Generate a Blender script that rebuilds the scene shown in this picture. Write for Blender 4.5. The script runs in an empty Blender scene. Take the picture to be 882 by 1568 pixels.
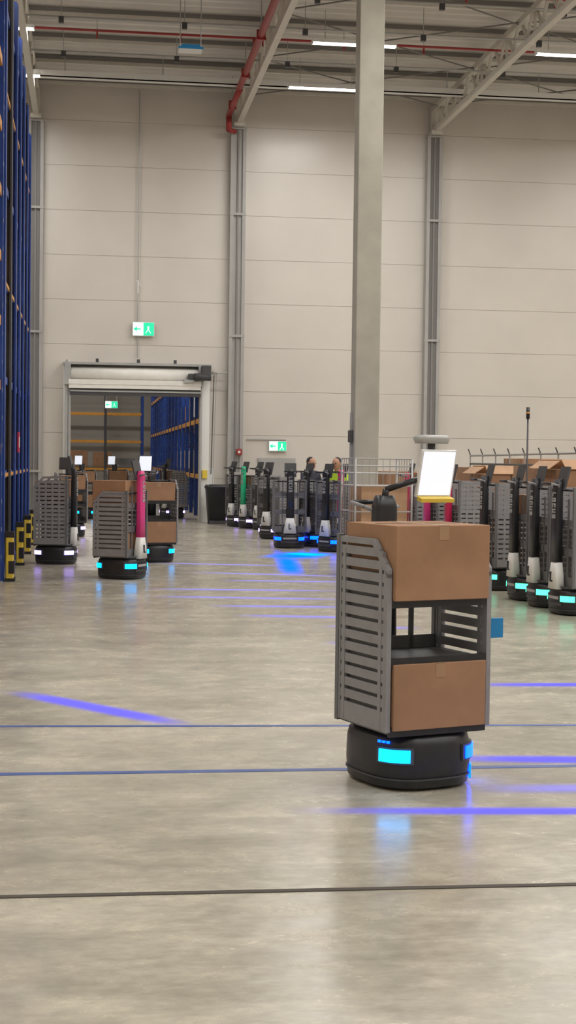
import bpy, bmesh, math, random
from mathutils import Matrix, Vector
random.seed(7)
scene=bpy.context.scene
COL=scene.collection
scene.view_settings.view_transform='Standard'

# ------------------------------------------------------------------ materials
def mat(name,col,rough=.5,metal=0.,emit=None,es=0.,noise=0.,nscale=6.,bump=0.,spec=.5):
    m=bpy.data.materials.new(name); m.use_nodes=True
    nt=m.node_tree; b=nt.nodes['Principled BSDF']
    b.inputs['Roughness'].default_value=rough
    b.inputs['Metallic'].default_value=metal
    b.inputs['Specular IOR Level'].default_value=spec
    b.inputs['Base Color'].default_value=(*col,1)
    if noise or bump:
        tc=nt.nodes.new('ShaderNodeTexCoord'); n=nt.nodes.new('ShaderNodeTexNoise')
        n.inputs['Scale'].default_value=nscale; n.inputs['Detail'].default_value=5
        nt.links.new(tc.outputs['Object'],n.inputs['Vector'])
        if noise:
            r=nt.nodes.new('ShaderNodeValToRGB')
            r.color_ramp.elements[0].position=.3; r.color_ramp.elements[1].position=.7
            r.color_ramp.elements[0].color=(*[c*(1-noise) for c in col],1)
            r.color_ramp.elements[1].color=(*[min(1,c*(1+noise)) for c in col],1)
            nt.links.new(n.outputs['Fac'],r.inputs[0]); nt.links.new(r.outputs[0],b.inputs['Base Color'])
        if bump:
            bp=nt.nodes.new('ShaderNodeBump'); bp.inputs['Strength'].default_value=bump
            nt.links.new(n.outputs['Fac'],bp.inputs['Height']); nt.links.new(bp.outputs[0],b.inputs['Normal'])
    if emit:
        b.inputs['Emission Color'].default_value=(*emit,1); b.inputs['Emission Strength'].default_value=es
        try: m.cycles.emission_sampling='NONE'
        except Exception: pass
    return m
M={}
M['wall']=mat('cream_wall_panel',(.665,.62,.56),.28,0,noise=.04,nscale=.7)
M['gap']=mat('panel_gap',(.50,.465,.42),.8)
M['steel']=mat('galvanised_steel',(.42,.42,.41),.45,.3,noise=.08,nscale=3)
M['pil']=mat('pilaster_grey',(.40,.39,.375),.5,.1,noise=.06,nscale=2)
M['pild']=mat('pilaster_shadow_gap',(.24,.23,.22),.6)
M['truss']=mat('truss_paint',(.60,.57,.51),.45,.1,noise=.05)
M['conc']=mat('column_concrete',(.41,.39,.325),.8,0,noise=.10,nscale=2.5,bump=.05)
M['deck']=mat('roof_deck',(.66,.64,.60),.5,.1,noise=.06,nscale=1.2)
M['purlin']=mat('purlin',(.20,.19,.18),.6)
M['red']=mat('sprinkler_red',(.34,.03,.03),.4)
M['white']=mat('white_plastic',(.78,.78,.76),.4)
M['cream']=mat('roller_cream',(.84,.82,.76),.4,noise=.04)
M['black']=mat('black_plastic',(.018,.018,.022),.35,noise=.2,nscale=20)
M['dark']=mat('dark_grey',(.06,.06,.065),.5,noise=.15)
M['gpan']=mat('grey_panel_plastic',(.27,.265,.275),.5,noise=.08,nscale=10)
M['gpan2']=mat('grey_shelf_plastic',(.15,.15,.155),.5,noise=.1,nscale=10)
M['label']=mat('mast_lettering',(.42,.42,.42),.5)
M['pink']=mat('pink_plastic',(.75,.05,.25),.4)
M['redp']=mat('magenta_red_plastic',(.60,.02,.10),.4)
M['green']=mat('green_plastic',(.02,.50,.25),.4)
M['card']=mat('cardboard',(.35,.195,.11),.85,noise=.12,nscale=5,bump=.03)
M['card2']=mat('cardboard_light',(.44,.27,.16),.85,noise=.10,nscale=5)
M['tape']=mat('packing_tape',(.38,.23,.13),.3)
M['blue']=mat('rack_blue',(.018,.062,.30),.4,noise=.2)
M['orange']=mat('beam_orange',(.70,.32,.05),.45,noise=.1)
M['yellow']=mat('guard_yellow',(.80,.58,.06),.45,noise=.08)
M['bluep']=mat('blue_tag',(.01,.22,.50),.4)
M['skin']=mat('skin',(.55,.30,.20),.55)
M['hair']=mat('dark_hair',(.02,.013,.01),.6)
M['rubber']=mat('joint_rubber',(.07,.06,.05),.8)
M['btape']=mat('blue_floor_tape',(.07,.12,.34),.45,noise=.15,nscale=6)
M['wood']=mat('pallet_wood',(.42,.28,.16),.8,noise=.2)
M['cy']=mat('cyan_led',(0,.1,.15),.3,0,(.0,.38,1.),7)
M['bl']=mat('blue_led',(0,.02,.15),.3,0,(.0,.045,1.),9)
M['gr']=mat('green_led',(0,.2,.1),.3,0,(.08,.85,.50),2.6)
M['wl']=mat('white_led',(.3,.3,.5),.3,0,(.42,.28,1.),5)
M['scr']=mat('lit_screen',(.5,.5,.55),.3,0,(.85,.9,1.),.8)
M['exg']=mat('exit_sign_green',(0,.3,.15),.4,0,(.02,.72,.36),1.0)
M['exw']=mat('exit_sign_white',(.5,.6,.5),.4,0,(.75,1.,.88),.9)
M['tube']=mat('lit_diffuser',(.9,.9,.9),.4,0,(1.,.98,.95),8)

# ------------------------------------------------------------------ builder
class B:
    def __init__(s,name): s.name=name; s.bm=bmesh.new(); s.mats=[]; s.T=Matrix.Identity(4)
    def mi(s,m):
        m=M[m] if isinstance(m,str) else m
        if m not in s.mats: s.mats.append(m)
        return s.mats.index(m)
    def fin(s,vs,m,T,smooth=False):
        i=s.mi(m); fs=set()
        for v in vs:
            v.co=s.T@(T@v.co)
            for f in v.link_faces: fs.add(f)
        for f in fs: f.material_index=i; f.smooth=smooth
    def box(s,x0,x1,y0,y1,z0,z1,m,R=None,bev=0):
        r=bmesh.ops.create_cube(s.bm,size=1); c=Vector(((x0+x1)/2,(y0+y1)/2,(z0+z1)/2))
        T=Matrix.Translation(c)@(R.to_4x4() if R else Matrix.Identity(4))@Matrix.Diagonal((abs(x1-x0),abs(y1-y0),abs(z1-z0),1))
        vs=r['verts']
        if bev:
            for v in vs: v.co=T@v.co
            es=list({e for v in vs for e in v.link_edges})
            i=s.mi(m)
            for v in vs:
                for f in v.link_faces: f.material_index=i
            rr=bmesh.ops.bevel(s.bm,geom=es,offset=bev,segments=2,affect='EDGES',profile=.5)
            allv={v for f in rr['faces'] for v in f.verts}
            s.fin(allv,m,Matrix.Identity(4)); return
        s.fin(vs,m,T)
    def tube(s,p,q,r,m,n=8,r2=None):
        p=Vector(p);q=Vector(q);d=q-p
        k=bmesh.ops.create_cone(s.bm,cap_ends=True,segments=n,radius1=r,radius2=r if r2 is None else r2,depth=d.length)
        T=Matrix.Translation((p+q)/2)@d.to_track_quat('Z','Y').to_matrix().to_4x4()
        s.fin(k['verts'],m,T,n>6)
    def beam(s,p,q,w,h,m):
        p=Vector(p);q=Vector(q);d=q-p
        k=bmesh.ops.create_cube(s.bm,size=1)
        T=Matrix.Translation((p+q)/2)@d.to_track_quat('Z','Y').to_matrix().to_4x4()@Matrix.Diagonal((w,h,d.length,1))
        s.fin(k['verts'],m,T)
    def loft(s,rings,m,cx=0,cy=0,N=40):
        prev=None;allv=[];i=s.mi(m)
        def sp(c,n): return math.copysign(abs(c)**(2/n),c)
        for (z,a,b,n) in rings:
            r=[s.bm.verts.new((cx+a*sp(math.cos(2*math.pi*k/N),n),cy+b*sp(math.sin(2*math.pi*k/N),n),z)) for k in range(N)]
            allv+=r
            if prev:
                for k in range(N): s.bm.faces.new((prev[k],prev[(k+1)%N],r[(k+1)%N],r[k]))
            else: s.bm.faces.new(list(reversed(r)))
            prev=r
        s.bm.faces.new(prev)
        s.fin(allv,m,Matrix.Identity(4),True)
    def arc(s,a,b,n,t0,t1,z0,z1,m,th=.012,N=8):
        def sp(c): return math.copysign(abs(c)**(2/n),c)
        P=[]
        for k in range(N+1):
            t=math.radians(t0+(t1-t0)*k/N)
            P.append((a*sp(math.cos(t)),b*sp(math.sin(t))))
        vs=[]
        for (x,y) in P:
            L=math.hypot(x,y);ox,oy=x*(1+th/L),y*(1+th/L); ix,iy=x*(1-th/L),y*(1-th/L)
            vs.append([s.bm.verts.new(c) for c in ((ix,iy,z0),(ox,oy,z0),(ox,oy,z1),(ix,iy,z1))])
        for k in range(N):
            for j in range(4): s.bm.faces.new((vs[k][j],vs[k+1][j],vs[k+1][(j+1)%4],vs[k][(j+1)%4]))
        s.bm.faces.new(vs[0]); s.bm.faces.new(vs[-1][::-1])
        s.fin([v for q in vs for v in q],m,Matrix.Identity(4))
    def prism(s,pts,ax,c0,c1,m):
        def mk(u,v,c):
            return {0:(c,u,v),1:(u,c,v),2:(u,v,c)}[ax]
        a=[s.bm.verts.new(mk(u,v,c0)) for u,v in pts]; b=[s.bm.verts.new(mk(u,v,c1)) for u,v in pts]
        n=len(pts)
        s.bm.faces.new(a); s.bm.faces.new(b[::-1])
        for k in range(n): s.bm.faces.new((a[k],b[k],b[(k+1)%n],a[(k+1)%n]))
        s.fin(a+b,m,Matrix.Identity(4))
    def done(s,loc=(0,0,0),yaw=0,fixn=True):
        if fixn: bmesh.ops.recalc_face_normals(s.bm,faces=s.bm.faces)
        me=bpy.data.meshes.new(s.name); s.bm.to_mesh(me); s.bm.free()
        for m in s.mats: me.materials.append(m)
        o=bpy.data.objects.new(s.name,me); COL.objects.link(o)
        o.location=loc; o.rotation_euler=(0,0,yaw); return o

# ------------------------------------------------------------------ room
WY=37.4; XL=-6.; XR=18.; YB=-7.; ZC=10.75
def floor_mat():
    m=bpy.data.materials.new('polished_concrete'); m.use_nodes=True; nt=m.node_tree; b=nt.nodes['Principled BSDF']
    L=nt.links.new; N=nt.nodes.new
    tc=N('ShaderNodeTexCoord')
    def noise(sc,stretch=(1,1,1),det=6,dist=0.):
        mp=N('ShaderNodeMapping'); mp.inputs['Scale'].default_value=stretch; L(tc.outputs['Object'],mp.inputs[0])
        n=N('ShaderNodeTexNoise'); n.inputs['Scale'].default_value=sc; n.inputs['Detail'].default_value=det; n.inputs['Distortion'].default_value=dist
        n.inputs['Roughness'].default_value=.68
        L(mp.outputs[0],n.inputs['Vector']); return n
    n1=noise(.75,(.8,1.2,1),8,.3); n2=noise(3.6,(.8,1.1,1),9,.3); n3=noise(18,(.5,1.,1),7,.2); n4=noise(1.1,(.6,1.8,1),8,.4)
    def ramp(n,p0,p1,c0,c1):
        r=N('ShaderNodeValToRGB'); e=r.color_ramp.elements; e[0].position=p0;e[1].position=p1;e[0].color=(*c0,1);e[1].color=(*c1,1)
        L(n.outputs['Fac'],r.inputs[0]); return r
    r1=ramp(n1,.36,.64,(.40,.37,.30),(.555,.52,.43))
    r2=ramp(n2,.34,.66,(.82,.82,.83),(1.11,1.10,1.07))
    r3=ramp(n3,.35,.65,(.87,.87,.87),(1.08,1.08,1.08))
    r4=ramp(n4,.40,.60,(.90,.895,.875),(1.04,1.04,1.04))
    def mul(a,c):
        x=N('ShaderNodeMix'); x.data_type='RGBA'; x.blend_type='MULTIPLY'; x.inputs[0].default_value=1
        L(a,x.inputs[6]); L(c,x.inputs[7]); return x.outputs[2]
    L(mul(mul(mul(r1.outputs[0],r2.outputs[0]),r3.outputs[0]),r4.outputs[0]),b.inputs['Base Color'])
    rr=N('ShaderNodeMapRange'); L(n2.outputs['Fac'],rr.inputs[0]); rr.inputs[1].default_value=.3; rr.inputs[2].default_value=.7
    rr.inputs[3].default_value=.19; rr.inputs[4].default_value=.31; L(rr.outputs[0],b.inputs['Roughness'])
    b.inputs['Specular IOR Level'].default_value=.5
    bp=N('ShaderNodeBump'); bp.inputs['Strength'].default_value=.03; bp.inputs['Distance'].default_value=.02; L(n3.outputs['Fac'],bp.inputs['Height']); L(bp.outputs[0],b.inputs['Normal'])
    return m
M['floor']=floor_mat()
b=B('floor'); b.box(XL-.3,XR+.3,YB-.3,80,-.2,0,'floor'); b.done()

GX0,GX1,GZ=-.45,2.72,3.13
b=B('wall_far')
PX=[-6,-1.33,3.60,8.55,13.5,18]
PH=1.09
for i in range(5):
    x0,x1=PX[i],PX[i+1]
    k=0; z=0
    while z<10.75:
        z1=min(z+PH,10.75)
        segs=[(x0,x1,z,z1)]
        if i==1 and z<GZ:
            segs=[(x0,GX0,z,z1),(GX1,x1,z,z1)]
            if z1>GZ: segs.append((GX0,GX1,GZ,z1))
        for (a,c,d,e) in segs: b.box(a,c,WY,WY+.10,d+.004,e-.004,'wall')
        z=z1
b.box(-6,GX0,WY+.012,WY+.22,0,10.75,'gap'); b.box(GX1,18,WY+.012,WY+.22,0,10.75,'gap'); b.box(GX0,GX1,WY+.012,WY+.22,GZ,10.75,'gap')
b.done()
b=B('wall_left'); b.box(XL-.2,XL,YB,WY+.2,0,10.9,'wall'); b.done()
b=B('wall_right'); b.box(XR,XR+.2,YB,WY+.2,0,10.9,'wall'); b.done()
b=B('wall_back'); b.box(XL,XR,YB-.2,YB,0,10.9,'wall'); b.done()

b=B('ceiling'); y=YB; i=b.mi('deck'); prof=[]
while y<WY+.2:
    prof+=[(y,10.72),(y+.12,10.72),(y+.17,10.82),(y+.33,10.82)]; y+=.38
vs0=[b.bm.verts.new((XL-.2,p[0],p[1])) for p in prof]; vs1=[b.bm.verts.new((XR+.2,p[0],p[1])) for p in prof]
for k in range(len(prof)-1): b.bm.faces.new((vs0[k],vs0[k+1],vs1[k+1],vs1[k]))
b.done(fixn=False)
b=B('roof_purlin')
for y in [36.9,34.9,33.1,31.2,29.3,27.2,25,22.5,20,17.5,15,12,9,6,3,0]:
    b.box(XL,XR,y-.04,y+.04,10.62,10.71,'purlin')
    b.box(XL,XR,y-.02,y+.02,10.54,10.62,'truss')
b.done()
def truss(x):
    b=B('roof_truss')
    y0,y1=-6.8,37.2; zb,zt=9.88,10.42
    b.beam((x,y0,zb),(x,y1,zb),.13,.12,'truss'); b.beam((x,y0,zt),(x,y1,zt),.16,.12,'truss')
    n=44; st=(y1-y0)/n
    for k in range(n):
        a=y1-k*st
        b.beam((x-.03,a,zb),(x-.03,a-st/2,zt),.055,.055,'truss'); b.beam((x+.03,a-st/2,zt),(x+.03,a-st,zb),.055,.055,'truss')
        if k%2==0: b.beam((x,a-st/2,zb),(x,a-st/2,zt),.05,.05,'truss')
    b.box(x-.13,x+.13,36.95,37.35,9.75,9.85,'truss'); b.box(x-.1,x+.1,37.2,37.36,9.75,10.5,'truss')
    b.done()
for x in (-1.33,3.6,8.55,13.5): truss(x)
b=B('roof_wind_bracing')
for (xa,xb) in ((3.7,8.45),(8.65,13.4)):
    for (ya,yb) in ((36.5,33),(33,29.5),(29.5,26)):
        b.tube((xa,ya,10.38),(xb,yb,10.38),.016,'purlin',6); b.tube((xa,yb,10.34),(xb,ya,10.34),.016,'purlin',6)
b.done()
for x in (-1.33,3.60,8.55,13.5):
    b=B('wall_pilaster'); w1=WY-.004
    b.box(x-.19,x-.11,WY-.26,w1,0,9.72,'pil'); b.box(x+.11,x+.19,WY-.26,w1,0,9.72,'pil')
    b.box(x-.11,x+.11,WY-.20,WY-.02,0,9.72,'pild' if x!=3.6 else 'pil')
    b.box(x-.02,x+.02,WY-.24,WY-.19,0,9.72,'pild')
    b.box(x-.2,x+.2,WY-.28,w1,9.7,9.74,'pil')
    for z in (1.2,4.6,7.6): b.box(x-.2,x+.2,WY-.27,WY-.24,z,z+.06,'pil')
    b.done()
b=B('cable_tray')
b.box(XL+.1,XR-.1,34.42,34.62,10.10,10.13,'white'); b.box(XL+.1,XR-.1,34.42,34.44,10.10,10.25,'white'); b.box(XL+.1,XR-.1,34.60,34.62,10.10,10.21,'white')
b.box(XL+.1,XR-.1,34.46,34.58,10.13,10.17,'dark')
for x in [XL+1+2.2*k for k in range(11)]: b.tube((x,34.52,10.14),(x,34.52,10.70),.012,'steel',6)
b.done()
b=B('sprinkler_pipe')
b.tube((3.33,-6,10.02),(3.33,34.3,10.02),.075,'red',12); b.tube((3.33,34.3,10.02),(3.33,34.3,9.95),.075,'red',12); b.tube((3.33,34.3,9.98),(3.33,36.9,9.98),.07,'red',12); b.tube((3.33,36.9,10.0),(3.33,36.9,9.6),.07,'red',12)
b.tube((3.33,36.9,9.62),(3.50,37.05,9.62),.06,'red',10)
for y in (31.2,27.6,23,19,15,11,7,3):
    b.tube((XL+.3,y,10.28),(XR-.3,y,10.28),.026,'red',8)
    b.tube((3.33,y,10.02),(3.33,y,10.28),.04,'red',8)
    for x in [XL+1+1.7*k for k in range(13)]:
        b.tube((x,y,10.28),(x,y,10.12),.02,'red',6); b.tube((x,y,10.28),(x,y,10.7),.008,'steel',6)
for y in (36,33,30,27): b.tube((3.33,y,10.06),(3.33,y,10.70),.012,'steel',6); b.box(3.24,3.42,y-.03,y+.03,9.92,10.12,'red')
b.done()
b=B('roof_conduit')
for y,z in ((32.6,10.2),(29.9,10.15),(28.3,10.3),(26.6,10.2)):
    b.tube((XL+.2,y,z),(XR-.2,y,z),.022,'steel',8)
    for x in [XL+.6+2.4*k for k in range(10)]: b.tube((x,y,z),(x,y,10.7),.008,'steel',6); b.box(x-.05,x+.05,y-.04,y+.04,z-.12,z,'dark')
b.done()
rows=[34.1,30.4,26.3,22.2,18.1,14,10,6,2,-2.5]
for y in rows:
    for x in (-2.0,5.28,9.95,15.4):
        if y==34.1 and x==9.95: continue
        z=10.03
        b=B('strip_light'); b.box(x-.87,x+.87,y-.09,y+.09,z,z+.07,'white'); b.box(x-.85,x+.85,y-.07,y+.07,z-.02,z,'tube')
        b.box(x-.87,x-.85,y-.08,y+.08,z-.025,z,'white'); b.box(x+.85,x+.87,y-.08,y+.08,z-.025,z,'white')
        for dx in (-.6,.6): b.tube((x+dx,y,z+.07),(x+dx,y,10.7),.008,'steel',6)
        o=b.done()
        l=bpy.data.lights.new('strip_light_lamp','AREA'); l.shape='RECTANGLE'; l.size=1.7; l.size_y=.16; l.energy=114; l.color=(1.,.975,.945)
        lo=bpy.data.objects.new('lamp',l); COL.objects.link(lo); lo.parent=o; lo.location=(x,y,z-.03)
b=B('hanging_access_point')
b.box(1.62,2.05,28.4,28.75,9.25,9.29,'white'); b.box(1.66,2.01,28.42,28.7,9.29,9.34,'bluep'); b.box(1.6,2.07,28.38,28.4,9.25,9.29,'bluep')
for x in (1.64,2.03): b.tube((x,28.57,9.29),(x,28.57,10.70),.010,'steel',6)
b.done()

def exit_sign(x0,x1,z0,z1,y):
    b=B('exit_sign'); b.box(x0,x1,y-.05,y,z0,z1,'white'); m=x0+(x1-x0)*.5
    b.box(x0+.015,m,y-.062,y-.05,z0+.02,z1-.02,'exw'); b.box(m,x1-.015,y-.062,y-.05,z0+.02,z1-.02,'exg')
    zc=(z0+z1)/2; w=(x1-x0)
    b.box(m+w*.18,m+w*.26,y-.068,y-.06,zc-.02,zc+.07,'exw'); b.beam((m+w*.2,y-.064,zc-.02),(m+w*.1,y-.064,zc-.1),.008,.02,'exw'); b.beam((m+w*.24,y-.064,zc-.02),(m+w*.33,y-.064,zc-.1),.008,.02,'exw')
    b.box(x0+w*.1,x0+w*.38,y-.068,y-.06,zc-.014,zc+.014,'exg'); b.prism([(x0+w*.05,zc),(x0+w*.2,zc+.06),(x0+w*.2,zc-.06)],1,y-.068,y-.06,'exg')
    return b
b=exit_sign(1.04,1.58,4.58,4.93,37.33)
b.tube((1.17,37.34,4.05),(1.17,37.34,10.6),.014,'steel',6); b.tube((1.17,37.36,4.9),(1.17,37.34,5.95),.02,'white',6); b.tube((1.12,37.34,5.95),(1.25,37.34,5.8),.012,'white',6)
b.done()
b=exit_sign(4.46,4.91,1.79,2.05,37.36); b.tube((3.9,37.37,2.08),(4.9,37.37,2.08),.015,'steel',6); b.done()

b=B('door_1')
b.box(4.2,5.14,37.34,37.395,0,1.62,'steel'); b.box(4.26,5.08,37.31,37.34,0,1.56,'pil'); b.box(4.32,4.36,37.27,37.31,.8,.95,'dark')
b.done()
b=B('roller_gate'); wf=37.39
b.box(-.63,-.47,37.1,wf,0,3.92,'white',bev=.01); b.box(-.5,-.45,37.05,37.12,0,3.3,'steel'); b.box(-.58,-.52,37.03,37.1,0,3.95,'steel')
b.box(2.74,2.95,37.1,wf,0,3.5,'white',bev=.01); b.box(2.71,2.76,37.05,37.12,0,3.3,'steel')
b.box(-.63,2.98,36.98,wf,3.84,3.90,'steel')
b.tube((-.45,37.15,3.60),(2.66,37.15,3.60),.19,'cream',24)
b.box(-.5,2.72,36.95,37.35,3.26,3.36,'cream',bev=.01); b.box(-.5,2.72,36.94,36.97,3.36,3.48,'cream')
b.box(-.46,2.72,37.0,37.3,3.10,3.25,'dark'); b.box(-.46,2.72,36.98,37.02,3.18,3.22,'steel')
b.box(-.6,-.45,36.95,37.38,3.35,3.88,'steel'); b.box(2.66,2.78,36.95,37.38,3.35,3.88,'steel')
b.box(2.4,2.72,36.85,37.1,3.50,3.66,'dark',bev=.02); b.tube((2.55,36.8,3.58),(2.95,36.8,3.58),.09,'dark',14); b.box(2.72,2.95,36.72,36.95,3.60,3.86,'dark',bev=.02); b.box(2.3,2.55,36.86,37.0,3.44,3.52,'steel')
for x in (.2,1.2,2.1): b.box(x-.03,x+.03,37.1,wf,3.88,3.96,'steel'); b.box(x-.05,x+.02,37.0,37.1,3.9,3.99,'dark')
b.tube((2.98,37.0,3.7),(3.12,37.0,3.7),.02,'steel',8); b.tube((3.05,37.1,3.65),(3.0,37.1,1.2),.012,'dark',6); b.tube((3.12,37.2,3.7),(3.05,37.2,.9),.008,'steel',6); b.tube((2.98,37.2,3.68),(3.38,37.2,3.72),.02,'steel',6)
b.box(2.93,3.08,37.2,37.38,.95,1.35,'white',bev=.01); b.box(2.78,2.9,37.02,37.1,1.1,1.3,'yellow')
b.done()
b=B('fire_alarm_box'); b.box(3.62,3.76,37.04,37.12,1.68,1.84,'red',bev=.01); b.box(3.66,3.72,37.03,37.05,1.73,1.79,'white'); b.done()

b=B('wall_next_hall'); b.box(-6.2,-6,37.65,79,0,11,'pil'); b.box(8,8.2,37.65,79,0,11,'pil'); b.box(-6,8,78.8,79,0,11,'wall'); b.done()
b=B('ceiling_next_hall'); b.box(-6,8,37.65,79,10.9,11,'pil'); b.done()
for i,(x,y) in enumerate(((0,44),(0,56),(0,68),(4.8,44))):
    b=B('strip_light'); b.box(x-.87,x+.87,y-.09,y+.09,9.0,9.07,'white'); b.box(x-.85,x+.85,y-.07,y+.07,8.98,9.,'tube'); 
    for dx in (-.6,.6): b.tube((x+dx,y,9.07),(x+dx,y,10.9),.008,'steel',6)
    o=b.done()
    l=bpy.data.lights.new('strip_light_lamp','AREA'); l.shape='RECTANGLE'; l.size=1.7; l.size_y=.3; l.energy=320; l.color=(1.,.96,.9)
    lo=bpy.data.objects.new('lamp',l); COL.objects.link(lo); lo.parent=o; lo.location=(x,y,8.96)

boxcols=['card','card2','dark','white','orange','card','dark','gpan2']
def rack(name,x0,x1,ys,heights,levels,fill=.75,bc='orange',bt=.05,inset=.10,pc=('blue',)):
    b=B(name)
    for i,(y,h) in enumerate(zip(ys,heights)):
        for x in (x0,x1):
            b.box(x-.05,x+.05,y-.045,y+.045,0,h,pc[i%len(pc)]); b.box(x-.06,x+.06,y-.07,y+.07,0,.02,'steel')
            z=.3
            while z<h-.1:
                b.box(x-.052 if x==x0 else x+.048,x-.048 if x==x0 else x+.052,y-.012,y+.012,z,z+.05,'white'); z+=.35
        z=.2; k=0
        while z+.9<h:
            b.beam((x0,y,z),(x1,y,z+.85),.03,.03,'blue') if k%2==0 else b.beam((x1,y,z),(x0,y,z+.85),.03,.03,'blue')
            b.beam((x0,y,z),(x1,y,z),.03,.03,'blue'); z+=.85; k+=1
    for a,c,h in zip(ys[:-1],ys[1:],heights[:-1]):
        for z in levels:
            if z>h-.2: continue
            for x in (x0,x1): b.box(x-.03,x+.03,a+.05,c-.05,z-bt,z+bt,bc)
            n=max(1,int((c-a)/.9))
            for j in range(n):
                yy=a+.12+j*(c-a-.15)/n; w=(c-a-.15)/n-.1
                if random.random()<fill:
                    b.box(x0+.05,x1-.04,yy,yy+w,z+.06,z+.18,'wood')
                    hh=random.uniform(.35,.8)
                    b.box(x0+.1,x1-inset,yy+.03,yy+w-.03,z+.18,z+.18+hh,random.choice(boxcols),bev=.01)
    return b
b=rack('pallet_rack',-2.2,-1.13,[13.8,16.5,19.15],[8.9]*3,[.08+.8*k for k in range(11)],1.,bt=.06,inset=0.,pc=('blue',)); b.done()
ys=[19.45,20.9,22.3,23.6,24.9,26.2,27.45]
hs=[8.5,8.3,8.15,8.0,7.9,7.6,7.35]
b=rack('pallet_rack',-2.2,-1.13,ys,hs,[.08,1.35,2.6,3.85,5.1,6.3,7.4],.9,bc='blue',bt=.05,pc=('blue','dark','blue','blue'))
for y,h in zip(ys,hs): b.box(-1.085,-1.06,y-.12,y+.10,0,h-.05,'blue' if y!=20.9 else 'dark')
for z in (1.35,3.85,6.3): b.box(-1.10,-1.085,19.5,27.4,z-.03,z+.02,'orange')
b.done()
for y in (19.45,22.3,24.9,27.45):
    b=B('rack_post_guard')
    b.box(-1.04,-.94,y-.10,y+.10,0,.62,'yellow',bev=.015); b.box(-1.0,-.93,y-.104,y+.104,.10,.26,'black'); b.box(-1.0,-.93,y-.104,y+.104,.34,.50,'black'); b.box(-1.045,-.93,y-.105,y+.105,.56,.63,'black'); b.box(-1.045,-.92,y-.12,y+.12,0,.04,'black')
    b.done()
b=B('rack_sign'); b.box(-1.05,-1.03,22.6,22.95,1.65,1.95,'redp'); b.box(-1.03,-1.025,22.66,22.89,1.72,1.88,'white'); b.done()
b=rack('pallet_rack',2.95,4.0,[39.6+2.0*k for k in range(17)],[8]*17,[1.1,2.6,4.1,5.6],.5,bt=.06); b.done()
b=B('pallet_rack')
for x in (-4.6,-1.9,.8,2.6):
    for y in (74,75.1): b.box(x-.06,x+.06,y-.05,y+.05,0,7,'dark' if x==.8 else 'blue')
for z in (1.0,2.35,3.7,5.1):
    for y in (74,75.1): b.box(-4.6,2.6,y-.03,y+.03,z-.06,z+.06,'orange')
    for k in range(6):
        if z<2: b.box(-4.4+1.15*k,-3.5+1.15*k,74.1,75,z+.1,z+.1+random.uniform(.3,.9),random.choice(['card','pil','gpan']),bev=.01)
b.done()
b=exit_sign(.75,1.35,3.9,4.25,72); b.tube((.8,71.97,4.2),(.8,71.97,10.9),.02,'steel',6); b.tube((1.3,71.97,4.2),(1.3,71.97,10.9),.02,'steel',6); b.done()

b=B('concrete_column'); b.box(4.44,4.86,25.0,25.42,0,10.6,'conc',bev=.02); b.box(4.40,4.44,25.18,25.24,0,2.4,'steel'); b.box(4.38,4.44,25.1,25.3,1.9,2.1,'dark'); b.done()

b=B('trim_floor_joint'); b.box(-6,18,5.385,5.42,.0,.003,'rubber',R=Matrix.Rotation(-.012,3,'Z')); b.done()
b=B('floor_tape_line'); b.box(-6,18,7.58,7.64,.0,.002,'btape'); b.done()
b=B('floor_tape_line'); b.box(-6,18,8.62,8.67,.0,.002,'btape',R=Matrix.Rotation(-.05,3,'Z')); b.done()

def glow_mat(name,col,s):  # soft-edged emission that paints the robots' projected light onto floor decals
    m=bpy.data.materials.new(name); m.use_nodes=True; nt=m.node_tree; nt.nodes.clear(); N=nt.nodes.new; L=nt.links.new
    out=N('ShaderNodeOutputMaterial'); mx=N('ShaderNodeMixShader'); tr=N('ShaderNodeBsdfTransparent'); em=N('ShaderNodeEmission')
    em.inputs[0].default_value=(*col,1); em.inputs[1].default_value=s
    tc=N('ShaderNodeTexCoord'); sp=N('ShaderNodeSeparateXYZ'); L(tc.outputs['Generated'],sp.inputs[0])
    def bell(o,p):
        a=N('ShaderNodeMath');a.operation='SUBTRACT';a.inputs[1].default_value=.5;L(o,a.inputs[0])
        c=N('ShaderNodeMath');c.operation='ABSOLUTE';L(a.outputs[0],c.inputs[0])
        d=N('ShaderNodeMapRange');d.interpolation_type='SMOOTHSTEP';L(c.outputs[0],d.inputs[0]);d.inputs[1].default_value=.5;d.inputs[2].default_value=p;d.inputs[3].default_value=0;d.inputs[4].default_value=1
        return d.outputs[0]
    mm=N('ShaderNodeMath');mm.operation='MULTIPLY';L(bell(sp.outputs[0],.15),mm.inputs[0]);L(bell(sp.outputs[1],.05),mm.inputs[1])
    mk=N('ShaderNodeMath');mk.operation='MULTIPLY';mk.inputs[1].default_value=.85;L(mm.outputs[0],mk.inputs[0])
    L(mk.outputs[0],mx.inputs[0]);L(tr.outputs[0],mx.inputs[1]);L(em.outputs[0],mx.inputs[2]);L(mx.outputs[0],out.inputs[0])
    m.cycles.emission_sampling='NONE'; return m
GM=glow_mat('painted_light_violet',(.17,.15,1.),1.35); GF=glow_mat('painted_light_faint',(.44,.40,1.),1.0); GB=glow_mat('painted_light_blue',(.0,.12,1.),2.6); GC=glow_mat('painted_light_cyan',(.0,.5,1.),2.)
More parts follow.
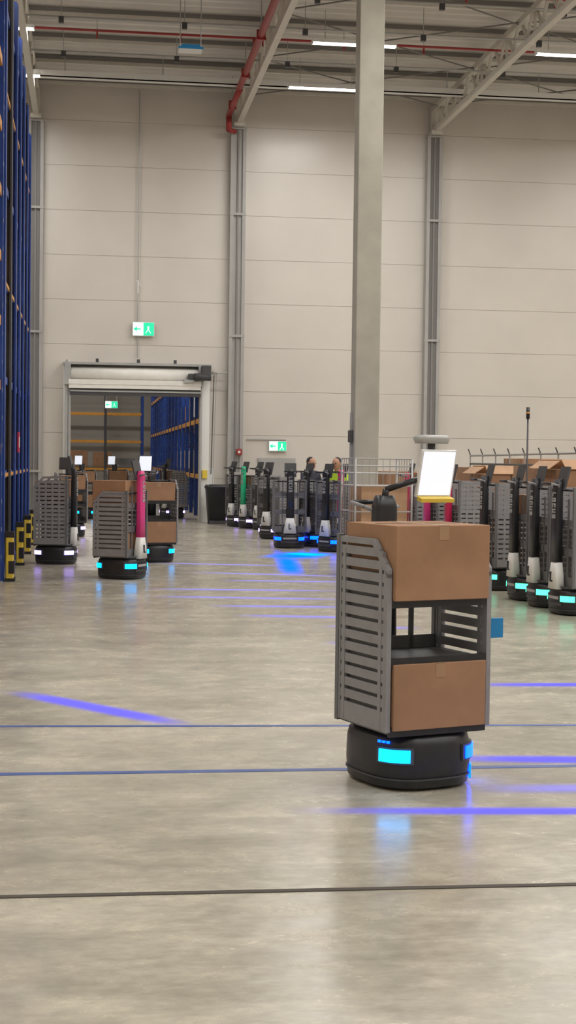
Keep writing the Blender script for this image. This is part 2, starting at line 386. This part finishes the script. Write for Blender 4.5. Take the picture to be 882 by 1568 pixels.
def glow(x0,y0,x1,y1,w,m,z=.004):  # flat emissive strip on the floor, painted in place of projected light
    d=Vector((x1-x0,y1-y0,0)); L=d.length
    me=bpy.data.meshes.new('painted_floor_light'); me.from_pydata([(-L/2,-w/2,0),(L/2,-w/2,0),(L/2,w/2,0),(-L/2,w/2,0)],[],[(0,1,2,3)]); me.materials.append(m)
    o=bpy.data.objects.new('painted_floor_light',me); COL.objects.link(o); o.location=((x0+x1)/2,(y0+y1)/2,z); o.rotation_euler=(0,0,math.atan2(d.y,d.x))
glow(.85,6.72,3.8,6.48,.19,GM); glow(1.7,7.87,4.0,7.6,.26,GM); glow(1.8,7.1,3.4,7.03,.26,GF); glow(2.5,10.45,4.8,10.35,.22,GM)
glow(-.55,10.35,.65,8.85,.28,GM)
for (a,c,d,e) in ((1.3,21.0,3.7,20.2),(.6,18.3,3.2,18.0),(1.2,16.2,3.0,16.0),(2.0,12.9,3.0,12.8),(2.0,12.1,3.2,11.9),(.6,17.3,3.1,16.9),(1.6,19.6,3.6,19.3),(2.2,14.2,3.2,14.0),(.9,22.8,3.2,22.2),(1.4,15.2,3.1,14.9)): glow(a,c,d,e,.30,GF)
glow(3.1,23.8,3.85,25.7,1.2,GB); glow(2.78,20.2,3.25,24.8,.45,GB,.006); glow(3.3,25.2,3.95,24.6,.8,GC,.008)  # blue floor glow and reflection before a parked robot, painted with emissive strips

# ------------------------------------------------------------------ delivery robots
GLY={'L':["100","100","100","100","111"],'O':["111","101","101","101","111"],'C':["111","100","100","100","111"],'U':["101","101","101","101","111"],'S':["111","100","111","001","111"]}
def robot(name,x,y,yawdeg,mastc='black',led='cy',led2=None,box_lo=True,box_up=True,tablet=(0,1.5),screen='dark',htop=1.26,opt=''):
    b=B(name); led2=led2 or led
    b.loft([(.012,.258,.283,2.8),(.02,.268,.293,2.8),(.10,.275,.302,2.8),(.215,.272,.30,2.8),(.255,.262,.29,2.8),(.268,.24,.27,2.8)],'black')
    b.loft([(.268,.23,.26,4),(.30,.25,.28,4)],'dark')
    for (t,l) in ((45,led),(135,led2),(-45,led),(-135,led2)):
        if 'big' in opt and t<0: continue
        b.arc(.279,.306,2.8,t-19,t+19,.145,.205,l)
        b.arc(.276,.303,2.8,t-23,t+23,.135,.215,'dark',th=.008)
    b.arc(.277,.304,2.8,-118,-62,.10,.13,'dark',th=.006); b.arc(.277,.304,2.8,-108,-72,.165,.195,'label',th=.004)
    b.arc(.272,.299,2.8,-179,179,.055,.062,'dark',th=.006,N=60)
    b.loft([(.27,.12,.06,4),(.42,.095,.055,4),(.55,.072,.045,4)],'white',cy=-.265)
    b.loft([(.548,.072,.046,4),(.9,.067,.042,4),(1.36,.065,.040,4),(1.42,.05,.032,3)],mastc,cy=-.265)
    b.box(-.025,-.010,-.335,-.31,.36,.45,'black'); b.box(-.025,.025,-.335,-.31,.345,.360,'black')
    zt=1.28
    for ch in 'LOCUS':
        for r,row in enumerate(GLY[ch]):
            for c,v in enumerate(row):
                if v=='1':
                    xx=.026-r*.013; zz=zt-c*.014
                    b.box(xx-.0066,xx+.0066,-.314,-.304,zz-.007,zz+.007,'label')
        zt-=.058
    for sx in (-1,1):
        X0,X1=sorted((sx*.272,sx*.297))
        y0,y1=-.21,.285
        pts=[(y0,.30),(y0,htop),(y0+.035,htop),(y0+.035,.30)]
        b.prism(pts,0,X0,X1,'gpan'); b.prism([(y1-.035,.30),(y1-.035,htop-.14),(y1,htop-.16),(y1,.30)],0,X0,X1,'gpan')
        b.prism([(y0,htop-.03),(y0,htop),(y1-.14,htop),(y1,htop-.14),(y1,htop-.18),(y1-.15,htop-.03)],0,X0,X1,'gpan')
        z=.30; k=0
        while z<htop-.05:
            ye=y1-.01 if z<htop-.16 else y1-.01-(z-(htop-.16))
            b.box(X0+.003,X1-.003,y0+.03,ye,z,z+(.095 if k in(0,) else .042),'gpan'); z+=.06 if k else .115; k+=1
        for yy in ((y0+.05,y0+.41) if 'wide' in opt else (y0+.10,y0+.20,y0+.30,y0+.40)): b.box(X0+.001,X1-.001,yy,yy+.028,.3,htop-.06,'gpan')
        b.box(X0-.004,X1+.004,y0-.01,y0+.02,.29,htop+.01,'gpan2')
        if 'wide' in opt: b.box(sx*.268-.002,sx*.268+.002,y0+.04,y1-.04,.32,htop-.16,'gpan2') if sx*(1 if yawdeg>90 else -1)>0 else None
    for z in (.305,.635,.925):
        b.box(-.272,.272,-.20,.275,z-.02,z,'gpan2'); b.box(-.272,.272,.262,.285,z-.03,z+.02,'black'); 
    b.box(-.272,.272,-.205,-.19,.29,.40,'gpan2'); b.box(-.272,.272,-.205,-.19,.62,.70,'gpan2'); b.box(-.272,.272,-.205,-.19,.93,1.0,'gpan2')
    for sx in (-.13,.13): b.box(sx-.012,sx+.012,-.205,-.19,.3,1.22,'gpan2')
    b.tube((-.28,-.2,htop-.02),(.28,-.2,htop-.02),.012,'black',8)
    def cbox(z0,z1,w,y0,y1,mm='card'):
        b.box(-w,w,y0,y1,z0,z1,mm,bev=.004); b.box(-.028,.028,y0-.001,y1+.0015,z1-.002,z1+.001,'tape')
        b.box(-.028,.028,y1-.001,y1+.0015,z1-.07,z1,'tape'); b.box(-w+.02,w-.02,(y0+y1)/2-.002,(y0+y1)/2+.002,z1-.001,z1+.0015,'dark')
    if box_lo: cbox(.306,.625,.262,-.18,.30)
    if box_up:
        if 'wide' in opt: cbox(.93,1.29,.266,-.17,.31)
        else: cbox(.926,1.22,.25,-.17,.27)
    tx,tz=tablet
    b.tube((0,-.265,1.40),(0,-.25,tz-.08),.018,'black',8); b.tube((0,-.25,tz-.08),(tx,-.22,tz),.016,'black',8)
    R=Matrix.Rotation(math.radians(-14),3,'X')
    b.box(tx-.105,tx+.105,-.215,-.195,tz-.12,tz+.13,'dark' if 'big' not in opt else 'white',R=R); b.box(tx-.095,tx+.095,-.198,-.190,tz-.11,tz+.12,screen,R=R)
    b.tube((-.10,-.30,1.36),(-.02,-.27,1.33),.011,'gpan',8); b.tube((-.10,-.30,1.36),(-.12,-.40,1.38),.011,'gpan',8); b.tube((-.12,-.40,1.38),(.12,-.40,1.38),.013,'black',8); b.tube((.12,-.40,1.38),(.10,-.30,1.36),.011,'gpan',8); b.tube((.10,-.30,1.36),(.02,-.27,1.33),.011,'gpan',8)
    if 'big' in opt:
        b.box(tx-.10,tx+.10,-.225,-.178,tz-.14,tz-.12,'yellow',R=R)
        b.tube((tx,-.25,tz+.10),(tx,-.25,tz+.17),.02,'dark',8); b.loft([(tz+.16,.09,.05,3),(tz+.19,.10,.06,3),(tz+.205,.08,.05,3)],'steel',cx=tx,cy=-.25)
        b.box(-.42,-.29,.20,.215,.72,.82,'bluep',bev=.004); b.box(-.31,-.29,.19,.225,.70,.84,'dark')
        b.tube((.05,-.18,.66),(.05,-.18,.92),.02,'white',8)
        for k,c in enumerate(('bl','bl','bl')): b.arc(.268,.295,2.8,22+k*6,26+k*6,.232,.242,c,th=.008)
        b.arc(.277,.304,2.8,138,168,.03,.10,'bl',th=.006)
    return b.done((x,y,0),math.radians(yawdeg))
robot('delivery_robot',1.60,7.36,199,led='cy',led2='bl',tablet=(-.27,1.53),screen='scr',opt='wide big',htop=1.22)
for i,(y,c) in enumerate(((15.35,'black'),(16.15,'black'),(16.95,'black'),(18.3,'black'),(20.2,'redp'),(21.5,'pink'),(22.9,'redp'))):
    robot('delivery_robot',5.17,y,-86+random.uniform(-3,3),mastc=c,led='gr',box_lo=False,box_up=(i%3==2),tablet=(0,1.43),htop=1.33)
for (x,y,a,c,l,bl) in ((3.60,26.9,-4,'black','bl',0),(4.30,25.9,-55,'black','bl',0),(4.18,27.3,-60,'black','bl',0),(3.72,29.9,-50,'black','wl',0),(4.75,26.9,-60,'pink','wl',0),(4.0,33.7,-60,'black','wl',0),(3.75,34.4,-60,'green','wl',1),(3.55,35.2,-60,'black','wl',0),(3.95,31.6,-55,'black','wl',0)):
    robot('delivery_robot',x,y,a,mastc=c,led=l,box_lo=False,box_up=bool(bl),tablet=(0,1.40),htop=1.22)
robot('delivery_robot',-.47,22.65,80,led='wl',mastc='black',box_lo=False,box_up=True,tablet=(.1,1.48),htop=1.3)
robot('delivery_robot',.45,19.95,62,led='cy',mastc='pink',box_lo=True,box_up=True,tablet=(0,1.42),htop=1.15,opt='wide')
robot('delivery_robot',1.02,23.15,190,led='cy',tablet=(.12,1.5),screen='scr')
robot('delivery_robot',-.13,39.0,190,led='cy',tablet=(.1,1.5),screen='scr')
robot('delivery_robot',.75,41.2,190,led='cy',tablet=(.1,1.5),screen='scr')
robot('delivery_robot',-.35,30.4,190,led='wl',tablet=(.1,1.45),box_lo=False)
robot('delivery_robot',2.2,39.8,-60,led='wl',tablet=(.1,1.45),box_lo=False)

b=B('waste_bin')
b.loft([(0.08,.22,.22,6),(.85,.28,.28,6),(.88,.30,.30,6),(.91,.30,.30,6),(.96,.27,.27,5)],'black'); b.tube((-.2,.24,.07),(.2,.24,.07),.07,'dark',14); b.tube((-.22,.3,.9),(.22,.3,.9),.018,'dark',8); b.box(-.2,.2,-.22,-.16,0,.09,'dark')
b.done((3.1,36.45,0))

b=B('roll_cage')
W,Dp,H=.40,.35,1.62
for sx in (-W,W):
    for sy in (-Dp,Dp): b.tube((sx,sy,.12),(sx,sy,H),.016,'steel',8); b.tube((sx,sy,.02),(sx,sy,.12),.02,'dark',8); b.tube((sx-.02,sy,.05),(sx+.02,sy,.05),.05,'dark',12)
for z in (.2,.55,.9,1.25,1.42,1.52,H):
    for sy in (-Dp,Dp): b.tube((-W,sy,z),(W,sy,z),.009,'steel',6)
    for sx in (-W,W): b.tube((sx,-Dp,z),(sx,Dp,z),.009,'steel',6)
for k in range(1,8):
    for sy in (Dp,): b.tube((-W+k*.1,sy,.2),(-W+k*.1,sy,H),.005,'steel',6)
for k in range(1,6):
    for sx in (-W,W): b.tube((sx,-Dp+k*.116,.2),(sx,-Dp+k*.116,H),.005,'steel',6)
b.box(-W,W,-Dp,Dp,.12,.15,'steel'); b.box(-.36,.30,-.3,.3,.15,.75,'card',bev=.01); b.box(-.3,.36,-.3,.3,.75,1.25,'card2',bev=.01)
b.done((3.94,20.4,0),.1)

def boxstack(x,y,h,yaw=0,openf=False):
    b=B('pallet_of_boxes')
    for k in range(3): b.box(-.58,.58,-.4+k*.35,-.3+k*.35,0,.1,'wood')
    for k in range(6): b.box(-.6+k*.21,-.48+k*.21,-.45,.45,.1,.125,'wood')
    z=.125
    while z<h-.1:
        hh=random.uniform(.28,.42); xx=-.58
        while xx<.4:
            w=random.uniform(.35,.58); w=min(w,.58-xx)
            for (a,c) in ((-.44,-.01),(.01,.44)):
                b.box(xx+.008,xx+w-.008,a,c,z,z+hh-.005,random.choice(('card','card','card2')),bev=.006)
                b.box(xx+w/2-.025,xx+w/2+.025,a-.002,c+.002,z+hh-.09,z+hh-.003,'tape')
            xx+=w
        z+=hh
    if openf:
        for s in (-1,1):
            R=Matrix.Rotation(s*.6,3,'Y'); b.box(s*.5-.12,s*.5+.12,-.4,.4,z+.06,z+.07,'card2',R=R)
            R=Matrix.Rotation(-s*.6,3,'X'); b.box(-.4,.4,s*.5-.1,s*.5+.1,z+.05,z+.06,'card2',R=R)
    return b.done((x,y,0),yaw)
for (x,y,h,o) in ((7.0,15.6,1.6,1),(6.9,17.4,1.35,1),(7.1,19.2,1.55,0),(7.0,21.0,1.4,1),(7.2,22.8,1.6,0),(6.9,24.6,1.35,1),(7.1,26.4,1.5,0),(6.6,28.2,1.45,0),(8.9,18.2,1.8,0),(8.9,20.4,1.65,0),(8.9,22.4,1.75,0),(8.9,24.6,1.65,0),(8.9,27,1.65,0),(8.9,16.4,1.85,0),(6.3,30,1.35,0),(8.9,29.4,1.5,0)):
    boxstack(x,y,h,random.uniform(-.08,.08)+math.pi/2,bool(o))
b=B('signal_beacon_pole'); b.tube((0,0,0),(0,0,2.2),.013,'dark',8); b.tube((0,0,0),(0,0,.03),.12,'dark',16); b.tube((0,0,2.2),(0,0,2.36),.026,'black',12); b.tube((0,0,2.27),(0,0,2.29),.027,'orange',12); b.done((6.02,20.2,0))
b=B('conveyor_rail')
b.tube((8.0,14,1.82),(8.0,31,1.72),.02,'steel',8); b.tube((8.0,14,1.55),(8.0,31,1.55),.02,'dark',8)
for k in range(18): b.tube((8.0,14+k,1.74),(8.0,14+k,0),.014,'steel',6); b.tube((8.0,14+k,1.74),(7.95,14+k,1.86),.012,'dark',6)
b.done()

# ------------------------------------------------------------------ people
def person(x,y,yaw,vest,lean=.10,sc=.97):
    V=[];E=[];Rr=[]
    def add(p,r,par=None):
        V.append(p);Rr.append(r); i=len(V)-1
        if par is not None: E.append((par,i))
        return i
    l=lean
    pel=add((0,0,.92),.135); ab=add((0,-.10*l*2,1.06),.12,pel); ch=add((0,-.35*l*1.6,1.26),.145,ab); nk=add((0,-.5*l*1.6,1.40),.06,ch)
    for s in (-1,1):
        hp=add((s*.10,0,.86),.095,pel); kn=add((s*.11,-.03,.48),.062,hp); an=add((s*.12,.02,.10),.042,kn); ft=add((s*.125,-.10,.045),.035,an)
        sh=add((s*.19,-.38*l*1.6,1.33),.06,ch); el=add((s*.25,-.42*l*1.6-.06,1.08),.045,sh); wr=add((s*.16,-.42*l*1.6-.30,1.06),.03,el); pm=add((s*.14,-.42*l*1.6-.37,1.055),.032,wr)
        for k,(dx,ln) in enumerate(((-.028,.06),(-.010,.075),(.010,.07),(.028,.055))):
            f1=add((s*.14+dx,-.42*l*1.6-.37-ln*.6,1.05),.009,pm); add((s*.14+dx,-.42*l*1.6-.37-ln,1.03),.008,f1)
        add((s*.14-s*.055,-.42*l*1.6-.39,1.045),.010,pm)
    me=bpy.data.meshes.new('body'); me.from_pydata(V,E,[]); 
    o=bpy.data.objects.new('warehouse_worker',me); COL.objects.link(o)
    o.location=(x,y,0); o.rotation_euler=(0,0,yaw); o.scale=(sc,sc,sc)
    sk=o.modifiers.new('s','SKIN'); me.skin_vertices[0].data[0].use_root=True
    for i,r in enumerate(Rr): me.skin_vertices[0].data[i].radius=(r,r)
    o.modifiers.new('sub','SUBSURF').levels=1; o.modifiers['sub'].render_levels=1
    mt=bpy.data.materials.new('clothes_'+('vest' if vest else 'plain')); mt.use_nodes=True; nt=mt.node_tree; bs=nt.nodes['Principled BSDF']; bs.inputs['Roughness'].default_value=.75
    tc=nt.nodes.new('ShaderNodeTexCoord'); sp=nt.nodes.new('ShaderNodeSeparateXYZ'); nt.links.new(tc.outputs['Object'],sp.inputs[0])
    r=nt.nodes.new('ShaderNodeValToRGB'); r.color_ramp.interpolation='CONSTANT'
    mm=nt.nodes.new('ShaderNodeMath'); mm.operation='DIVIDE'; mm.inputs[1].default_value=2; nt.links.new(sp.outputs[2],mm.inputs[0]); nt.links.new(mm.outputs[0],r.inputs[0])
    top=(.5,.75,.04) if vest else (.05,.05,.08)
    e=r.color_ramp.elements; e[0].position=0; e[0].color=(.02,.02,.02,1); e[1].position=.05; e[1].color=(.03,.04,.08,1)
    q=e.new(.46); q.color=(*top,1); q=e.new(.695); q.color=(.55,.30,.2,1)
    nt.links.new(r.outputs[0],bs.inputs['Base Color']); me.materials.append(mt)
    b=B('head'); cz=1.52; cy=-.58*l*1.6
    b.loft([(cz-.12,.03,.035,2),(cz-.10,.05,.06,2.2),(cz-.05,.066,.082,2.2),(cz,.074,.092,2.1),(cz+.05,.074,.092,2),(cz+.09,.056,.07,2),(cz+.115,.02,.03,2)],'skin',cy=cy,N=20)
    b.loft([(cz-.02,.078,.075,2),(cz+.05,.082,.088,2),(cz+.10,.064,.075,2),(cz+.13,.02,.03,2)],'hair',cy=cy+.025,N=20)
    b.prism([(cy-.085,cz-.03),(cy-.115,cz-.03),(cy-.09,cz+.02)],0,-.012,.012,'skin')
    for s in (-1,1):
        b.box(s*.03-.012,s*.03+.012,cy-.093,cy-.083,cz,cz+.014,'hair'); b.box(s*.074-.008,s*.074+.008,cy-.01,cy+.02,cz-.03,cz+.03,'skin',bev=.004)
    b.box(-.022,.022,cy-.088,cy-.078,cz-.062,cz-.054,'redp')
    b.tube((0,cy+.03,cz-.16),(0,cy,cz-.07),.048,'skin',12)
    h=b.done(); h.parent=o
person(4.20,28.7,.6,False,sc=1.0); person(4.72,28.2,-.7,True,sc=1.0)

w=bpy.data.worlds.new('world'); scene.world=w; w.use_nodes=True; w.node_tree.nodes['Background'].inputs[0].default_value=(.5,.5,.5,1); w.node_tree.nodes['Background'].inputs[1].default_value=.3
cd=bpy.data.cameras.new('camera'); co=bpy.data.objects.new('camera',cd); COL.objects.link(co)
f=2300.; cd.sensor_fit='VERTICAL'; cd.sensor_height=36; cd.lens=36*f/1568; cd.clip_end=300
R=Matrix.Rotation(-math.atan(306/f),3,'Z')@Matrix.Rotation(math.pi/2-math.atan(81/f),3,'X')@Matrix.Rotation(.0128,3,'Z')
co.matrix_world=Matrix.Translation((0,0,1.6))@R.to_4x4()
scene.camera=co
